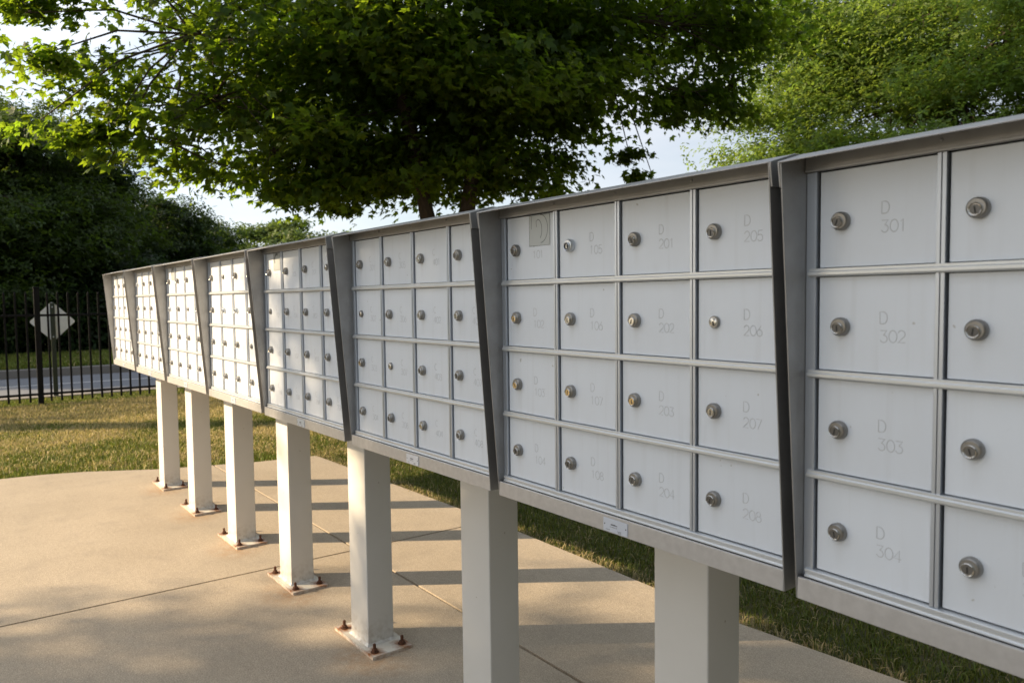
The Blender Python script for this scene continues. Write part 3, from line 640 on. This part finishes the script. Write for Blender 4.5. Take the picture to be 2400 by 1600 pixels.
def make_tree(name, base, lobes, n_clusters, per, sigma, size, kind, mt, label, trunk_r=.2, stems=1, fork=1.6, group=None, shell=.55, droop=.5, noiseamp=.25, limb_r=None, bough=.33, cpb=11, lean=(0, 0)):
    """lobes: list of (centre, radii, weight) in world coordinates"""
    global rng; rng = np.random.default_rng(sum(ord(ch) * (i + 1) for i, ch in enumerate(label)))
    base = np.array(base, float); root = link(name, None, None, base); tag(root, label, 'tree', group)
    vol = np.array([w * (r[0] * r[1] * r[2]) ** .72 for c, r, w in lobes]); vol /= vol.sum(); cnt = rng.multinomial(n_clusters, vol)
    CP = []; CO = []; SG = []
    for (c, r, w), m in zip(lobes, cnt):
        nb = max(2, int(m / cpb)); d = rng.normal(size=(nb, 3)); d /= np.linalg.norm(d, axis=1)[:, None]
        rr = np.where(rng.random(nb) < shell, .70 + .24 * rng.random(nb) * (1 + noiseamp), rng.random(nb) ** .5 * .9)
        bc = d * rr[:, None] * np.array(r); bi = rng.integers(0, nb, m); bs = bough * min(1.0, (r[0] * r[2]) ** .5 / .8)
        off = rng.normal(size=(m, 3)) * np.array([1, 1, .42]) * bs; p = np.array(c) + bc[bi] + off; d = d[bi]
        CP.append(p); CO.append(d); SG.append(np.full(m, min(sigma, .30 * (r[0] * r[2]) ** .5)))
    CP = np.concatenate(CP); CO = np.concatenate(CO); SG = np.concatenate(SG)
    axis_c = np.array([base[0], base[1], 0]); 
    keep = CP[:, 2] > .35; CP, CO, SG = CP[keep], CO[keep], SG[keep]; m = len(CP)
    npl = rng.poisson(per, m); idx = np.repeat(np.arange(m), npl); n = len(idx)
    hor = CP[idx] - axis_c; hor[:, 2] = 0; hor /= np.linalg.norm(hor, axis=1)[:, None] + 1e-6
    u = rng.normal(size=(n, 3)); sg = SG[idx]; along = rng.normal(size=n) * sg * 1.1
    pos = CP[idx] + u * sg[:, None] * np.array([1, 1, .5]) + hor * along[:, None]; pos[:, 2] -= np.abs(along) * .25 * droop
    outw = (hor * .6 + CO[idx] * .4); ctint = rng.random(m)
    tint = np.clip(.5 * ctint[idx] + .5 * rng.random(n), 0, 1)
    cr_ = leaves(pos - base, outw, size, kind, mt, 'crown', tint, droop); link('crown', cr_, root)
    mb = MB(); q = random.Random(int(abs(base[0] * 13 + base[1] * 7)))
    top = max(c[2] for c, r, w in lobes)
    tips = []
    if stems == 1: mb.tube([(0, 0, -.1), (lean[0] * .4, lean[1] * .4, fork * .5), (lean[0], lean[1], fork)] + [(lean[0] * (1 + .3 * i) + q.uniform(-.1, .1), lean[1] * (1 + .3 * i) + q.uniform(-.1, .1), fork + (top - base[2] - fork) * i / 4) for i in (1, 2, 3, 4)], [trunk_r * 1.3, trunk_r * 1.03, trunk_r * .95, trunk_r * .75, trunk_r * .55, trunk_r * .35, trunk_r * .15], 12)
    else:
        mb.tube([(0, 0, -.1), (0, 0, .25), (0, 0, fork)], [trunk_r * 1.35, trunk_r * 1.05, trunk_r * .95], 12)
        for s_ in range(stems):
            a = 2 * math.pi * s_ / stems + .4; hh = top - base[2] - fork; sp = .22 + .12 * (s_ % 2)
            mb.tube([(math.cos(a) * trunk_r * .4, math.sin(a) * trunk_r * .4, fork - .15)] + [(math.cos(a) * (trunk_r * .5 + sp * t * hh + q.uniform(-.05, .05)), math.sin(a) * (trunk_r * .5 + sp * t * hh), fork + hh * t) for t in (.12, .3, .55, .8, 1.0)], [trunk_r * .62, trunk_r * .55, trunk_r * .46, trunk_r * .33, trunk_r * .2, trunk_r * .08], 9)
    # limbs reaching into each lobe, then twigs to the leaf clusters
    lr = limb_r or trunk_r * .3
    for c, r, w in lobes:
        thin = r[2] < .45; c = np.array(c) - base; hz = max(fork * .9, min(c[2] - .06 * math.hypot(c[0], c[1]) - .05, top - base[2] - .3)); mid = np.array([c[0] * .45 + q.uniform(-.1, .1), c[1] * .45 + q.uniform(-.1, .1), hz + (c[2] - hz) * .5 + q.uniform(.05, .25)])
        end = c + np.array([c[0], c[1], 0]) / (math.hypot(c[0], c[1]) + .01) * r[0] * .55
        if not thin: mb.tube([(c[0] * .03, c[1] * .03, hz - .1), tuple(mid), tuple(c)], [lr, lr * .7, lr * .3], 7)
        else:
            thick = [np.array(c2) - base for c2, r2, w2 in lobes if r2[2] >= .45 and math.hypot(c2[0] - base[0], c2[1] - base[1]) < math.hypot(c[0], c[1])]
            src = min(thick, key=lambda t: np.linalg.norm(t - c)) if thick else np.array([0, 0, fork])
            m1 = src * .5 + c * .5 + np.array([0, 0, .12]); mb.tube([tuple(src), tuple(m1), tuple(c)], [lr * .22, lr * .16, lr * .08], 5); mid = c * .9 + m1 * .1
        sel = [CP[i] - base for i in rng.choice(m, min(m, 500), replace=False) if np.all(np.abs((CP[i] - base - c) / np.array(r)) < 1.05)][:22]
        for p in sel:
            s0 = mid + (c - mid) * q.uniform(.2, 1.0); pm_ = (s0 + p) / 2 + np.array([0, 0, q.uniform(-.05, .18)])
            mb.tube([tuple(s0), tuple(pm_), tuple(p)], [lr * .22, lr * .15, lr * .05], 5, cap=False)
    link('trunk', mb.mesh('trunk', M['bark'], smooth=True), root)
    return root

CX, CY, CZ = .0816, 1.03, 1.3458
def at(head, dist, z=0.0):
    a = rad(head); return (CX + dist * math.cos(a), CY + dist * math.sin(a), z)
def lobe(head, elev, dist, r, w=1.0):
    x, y, _ = at(head, dist); return ((x, y, CZ + dist * math.tan(rad(elev))), r, w)
# big silver maple behind the row
bx, by, _ = at(-30.5, 8.6)
mb_l = [lobe(-22, 9.0, 7.9, (.6, .5, .28)), lobe(-33.6, 8.0, 8.9, (.5, .5, .28)), lobe(-30, 14, 8.6, (1.9, 1.8, .9), 1.3), lobe(-29.4, 27.5, 8.6, (2.6, 2.6, 1.9), 1), lobe(-30.8, 17, 8.7, (1.9, 1.9, 1.0), 1), lobe(-20.1, 19.1, 8, (1.6, 1.6, 0.9), 1), lobe(-41.9, 18.8, 8.9, (1.5, 1.5, 1.0), 1), lobe(-48.7, 18.9, 9.2, (0.95, 0.95, 0.75), 1), lobe(-46.9, 14.8, 9.1, (0.7, 0.7, 0.36), 1), lobe(-40, 14.0, 8.8, (0.7, 0.7, 0.33), 1), lobe(-12.9, 17.9, 7.6, (1.1, 1.1, 0.5), 0.50), lobe(-14.1, 13.7, 7.5, (0.9, 0.9, 0.38), 1), lobe(-11.3, 10.8, 7.4, (0.65, 0.65, 0.22), 0.50), lobe(-18, 10.8, 7.7, (0.8, 0.8, 0.38), 1), lobe(-24.4, 11, 8.2, (0.9, 0.9, 0.5), 1), lobe(-30.6, 9.6, 8.7, (0.8, 0.8, 0.42), 1), lobe(-35.5, 9.9, 8.9, (0.6, 0.6, 0.32), 1), lobe(-3.2, 17.8, 7.3, (0.6, 0.6, 0.2), 0.42), lobe(-3.5, 15.3, 7.2, (0.5, 0.4, 0.10), 0.42), lobe(-3.6, 11.5, 7.2, (0.62, 0.5, 0.11), 0.42), lobe(-7.4, 11, 7.2, (0.45, 0.4, 0.1), 0.42), lobe(-19.4, 8.2, 7.8, (0.4, 0.35, 0.12), 0.8), lobe(-24.6, 7.1, 8.2, (0.32, 0.3, 0.1), 0.8), lobe(-26.5, 8.3, 8.4, (0.45, 0.4, 0.25), 1), lobe(-44.4, 9.8, 9, (0.26, 0.26, 0.14), 0.8), lobe(-46, 8.7, 9.1, (0.2, 0.2, 0.08), 0.8), lobe(-37.7, 8.6, 8.9, (0.25, 0.25, 0.12), 0.8), lobe(-51.7, 14.8, 9.3, (0.35, 0.35, 0.35), 1), lobe(-51.1, 18.7, 9.3, (0.45, 0.45, 0.4), 1), lobe(-7.4, 9.1, 7.3, (0.2, 0.25, 0.06), 0.42), lobe(-7.5, 23.0, 7.4, (1.2, 1.2, 0.4), 0.42)]
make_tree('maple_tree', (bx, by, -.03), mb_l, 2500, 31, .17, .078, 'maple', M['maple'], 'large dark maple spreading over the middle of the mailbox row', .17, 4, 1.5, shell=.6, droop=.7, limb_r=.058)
# lighter tree on the right
bx, by, _ = at(-65.5, 14.5)
R_ = [lobe(-56.0, 8.4, 13.3, (.9, .9, .6)), lobe(-58.5, 7.5, 13.0, (1.2, 1.2, .8)), lobe(-63.3, 19.8, 14.5, (3.0, 3.0, 2.4), 1), lobe(-59.5, 15.9, 13.6, (1.7, 1.7, 1.4), 1), lobe(-56.3, 14.4, 13.4, (1.1, 1.1, 1.0), 1), lobe(-55.2, 10.9, 13.4, (0.75, 0.75, 0.5), 1), lobe(-56.9, 9.2, 13.2, (1.1, 1.1, 0.8), 1), lobe(-64.7, 13.3, 13.4, (2.0, 2.0, 1.6), 1), lobe(-68.8, 14.7, 13.4, (2.0, 2.0, 1.8), 1), lobe(-61.7, 10.2, 13, (1.4, 1.4, 1.1), 1), lobe(-67.1, 10.4, 13, (1.6, 1.6, 1.2), 1), lobe(-59.5, 19.2, 14, (1.5, 1.5, 1.4), 1), lobe(-56.8, 19.1, 14, (0.7, 0.7, 0.7), 1), lobe(-64.8, 5.3, 13.5, (3, 3, 1.2), 1)]
make_tree('leafy_tree', (bx, by, -.03), R_, 1600, 46, .25, .12, 'clump', M['leafR'], 'bright green leafy tree standing behind the nearest mailboxes at right', .22, 1, 1.3, shell=.62, droop=.5, noiseamp=.9, bough=.36, cpb=14)
# wood beyond the road
wood = [ (3.2, 23.5, 5.7, 3.0, 'leafmid', 'tall dark green tree at the left edge of the wood, top under the maple branches'),
         (-2.8, 25.5, 6.5, 2.8, 'leafmid', 'broad dark tree directly behind the diamond road sign'),
         (-6.2, 27.0, 5.9, 1.25, 'leafdark', 'near black tree with steep right side, behind the farthest mailbox unit'),
         (-10.9, 29.0, 4.8, 1.25, 'leafdark', 'medium dark tree with ragged top, right of the near black one'),
         (-13.2, 33.0, 4.5, 1.3, 'leafmid', 'lower tree with feathery edge at the right end of the dark wood')]
for i, (hd, ds, ht, r, mt, lab) in enumerate(wood):
    bx, by, _ = at(hd, ds); q = random.Random(50 + i)
    lb = [((bx, by, ht - r * .75), (r * .8, r * .8, r * .8), 1.0), ((bx, by, ht * .42), (r * 1.1, r * 1.15, ht * .40), 1.4)]
    for j in range(9):
        a = q.uniform(0, 6.28); zz = q.uniform(.25, .85) * ht; rr = r * (1 - .5 * max(0, zz / ht - .45)); lb.append(((bx + math.cos(a) * rr * .8, by + math.sin(a) * rr * .8, zz), (r * .42,) * 3, .5)); lb.append(((bx + q.uniform(-.7, .7) * r, by + q.uniform(-.75, .75) * r, ht * q.uniform(.78, 1.0)), (r * .16, r * .16, r * .26), .6))
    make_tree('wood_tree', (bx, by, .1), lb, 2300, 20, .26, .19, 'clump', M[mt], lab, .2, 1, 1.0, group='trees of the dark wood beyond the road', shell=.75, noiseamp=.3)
# off to the left, outside the picture: more of the same wood
for i, (x, y, ht, r) in enumerate(((24.5, 8.0, 8.5, 3.6), (27.0, 10.5, 6.6, 3.0), (28, 20.5, 7.5, 3.6))):
    lb = [((x, y, ht - r * .75), (r * .8, r * .8, r * .8), 1.0), ((x, y, ht * .42), (r * 1.1, r * 1.1, ht * .40), 1.4)]
    make_tree('wood_tree', (x, y, .1), lb, 700, 12, .3, .42, 'clump', M['leafdark'], ('dark tree of the wood just outside the picture on the left', 'second dark tree of the wood outside the picture on the left', 'farthest left dark tree of the wood, outside the picture')[i], .2, 1, 1.0, group='trees of the dark wood beyond the road', shell=.75)
def bush(name, cx0, cx1, cy0, cy1, h, n, mt, label):
    x = rng.uniform(cx0, cx1, n); y = rng.uniform(cy0, cy1, n); hh = h * (.6 + .55 * vnoise(x, y, 1.3, 77)) * (.5 + .5 * np.minimum(1, (x - cx0) / 1.0)); z = hh * rng.random(n) ** .7 + .12
    pos = np.stack([x, y, z], 1); o = np.tile(np.array([-1., 0, 0]), (n, 1))
    ob = link(name, leaves(pos, o, .30, 'clump', M[mt], name, rng.random(n), .4)); tag(ob, label, 'undergrowth', kind='stuff')
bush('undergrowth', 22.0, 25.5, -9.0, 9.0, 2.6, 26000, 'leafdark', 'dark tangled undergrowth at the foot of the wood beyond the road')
# pale far trees above the boxes
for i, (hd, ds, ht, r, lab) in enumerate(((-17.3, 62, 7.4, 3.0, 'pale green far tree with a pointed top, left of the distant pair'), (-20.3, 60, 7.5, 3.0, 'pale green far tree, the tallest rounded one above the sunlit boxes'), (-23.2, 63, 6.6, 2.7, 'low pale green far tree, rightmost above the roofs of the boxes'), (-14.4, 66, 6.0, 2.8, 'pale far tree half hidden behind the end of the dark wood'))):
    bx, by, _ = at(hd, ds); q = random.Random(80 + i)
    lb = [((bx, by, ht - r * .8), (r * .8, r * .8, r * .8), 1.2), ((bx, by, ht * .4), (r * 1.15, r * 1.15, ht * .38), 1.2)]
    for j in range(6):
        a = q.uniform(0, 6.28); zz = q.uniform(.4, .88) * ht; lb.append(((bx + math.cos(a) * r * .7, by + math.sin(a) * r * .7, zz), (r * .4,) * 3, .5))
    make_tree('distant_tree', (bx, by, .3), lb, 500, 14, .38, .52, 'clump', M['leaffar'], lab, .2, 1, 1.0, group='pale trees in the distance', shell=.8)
# tree between camera and sun, outside the picture: its shade lies on the near boxes
sd = np.array(sdir)
def shade_tree(s, t, z, R, label, ncl=2600, size=.24):
    # s: lateral offset from the sun axis, t: distance up-sun on the ground
    ux, uy = math.cos(SUN_AZ), math.sin(SUN_AZ); x = ux * t + uy * s; y = uy * t - ux * s
    lb = [((x, y, z), (R, R, R * .9), 1.6), ((x, y, z + R * .6), (R * .8, R * .8, R * .8), .6)]
    make_tree('shade_tree', (x, y, -.03), lb, ncl, 16, .24, size, 'clump', M['leafmid'], label, .22, 1, 1.6, shell=.55, noiseamp=.15)
shade_tree(-0.62, 13.5, 5.3, 2.95, 'dense leafy tree outside the picture whose shade falls on the near mailboxes')
sd_t, sd_s = 22.0, 7.9; tx, ty = math.cos(SUN_AZ) * sd_t + math.sin(SUN_AZ) * sd_s, math.sin(SUN_AZ) * sd_t - math.cos(SUN_AZ) * sd_s
make_tree('added_tall_tree', (tx, ty, .1), [((tx, ty, 14.6), (1.8, 1.8, 3.4), 1)], 1100, 16, .25, .26, 'clump', M['leafdark'], 'tall high crowned tree outside the picture beyond the road on the left', .3, 1, 6.0)  # unseen tree, added so its high crown shades the middle of the maple
# unseen trees, added around the camera to hold back skylight
for (x, y, ht, r, lab) in ((-7.5, 5.5, 8.5, 3.4, 'big tree outside the picture behind the photographer to the left'), (-8.0, -2.5, 9, 3.6, 'big tree outside the picture past the near end of the row'), (-3.5, -9.5, 9, 3.6, 'big tree outside the picture to the right of the leafy tree')):
    lb = [((x, y, ht - r * .75), (r * .8, r * .8, r * .8), 1.0), ((x, y, ht * .45), (r * 1.1, r * 1.1, ht * .42), 1.4)]
    make_tree('added_blocker_tree', (x, y, -.03), lb, 1100, 14, .3, .42, 'clump', M['leafmid'], lab, .2, 1, 1.0, group='unseen trees added around the camera to block skylight', shell=.75)
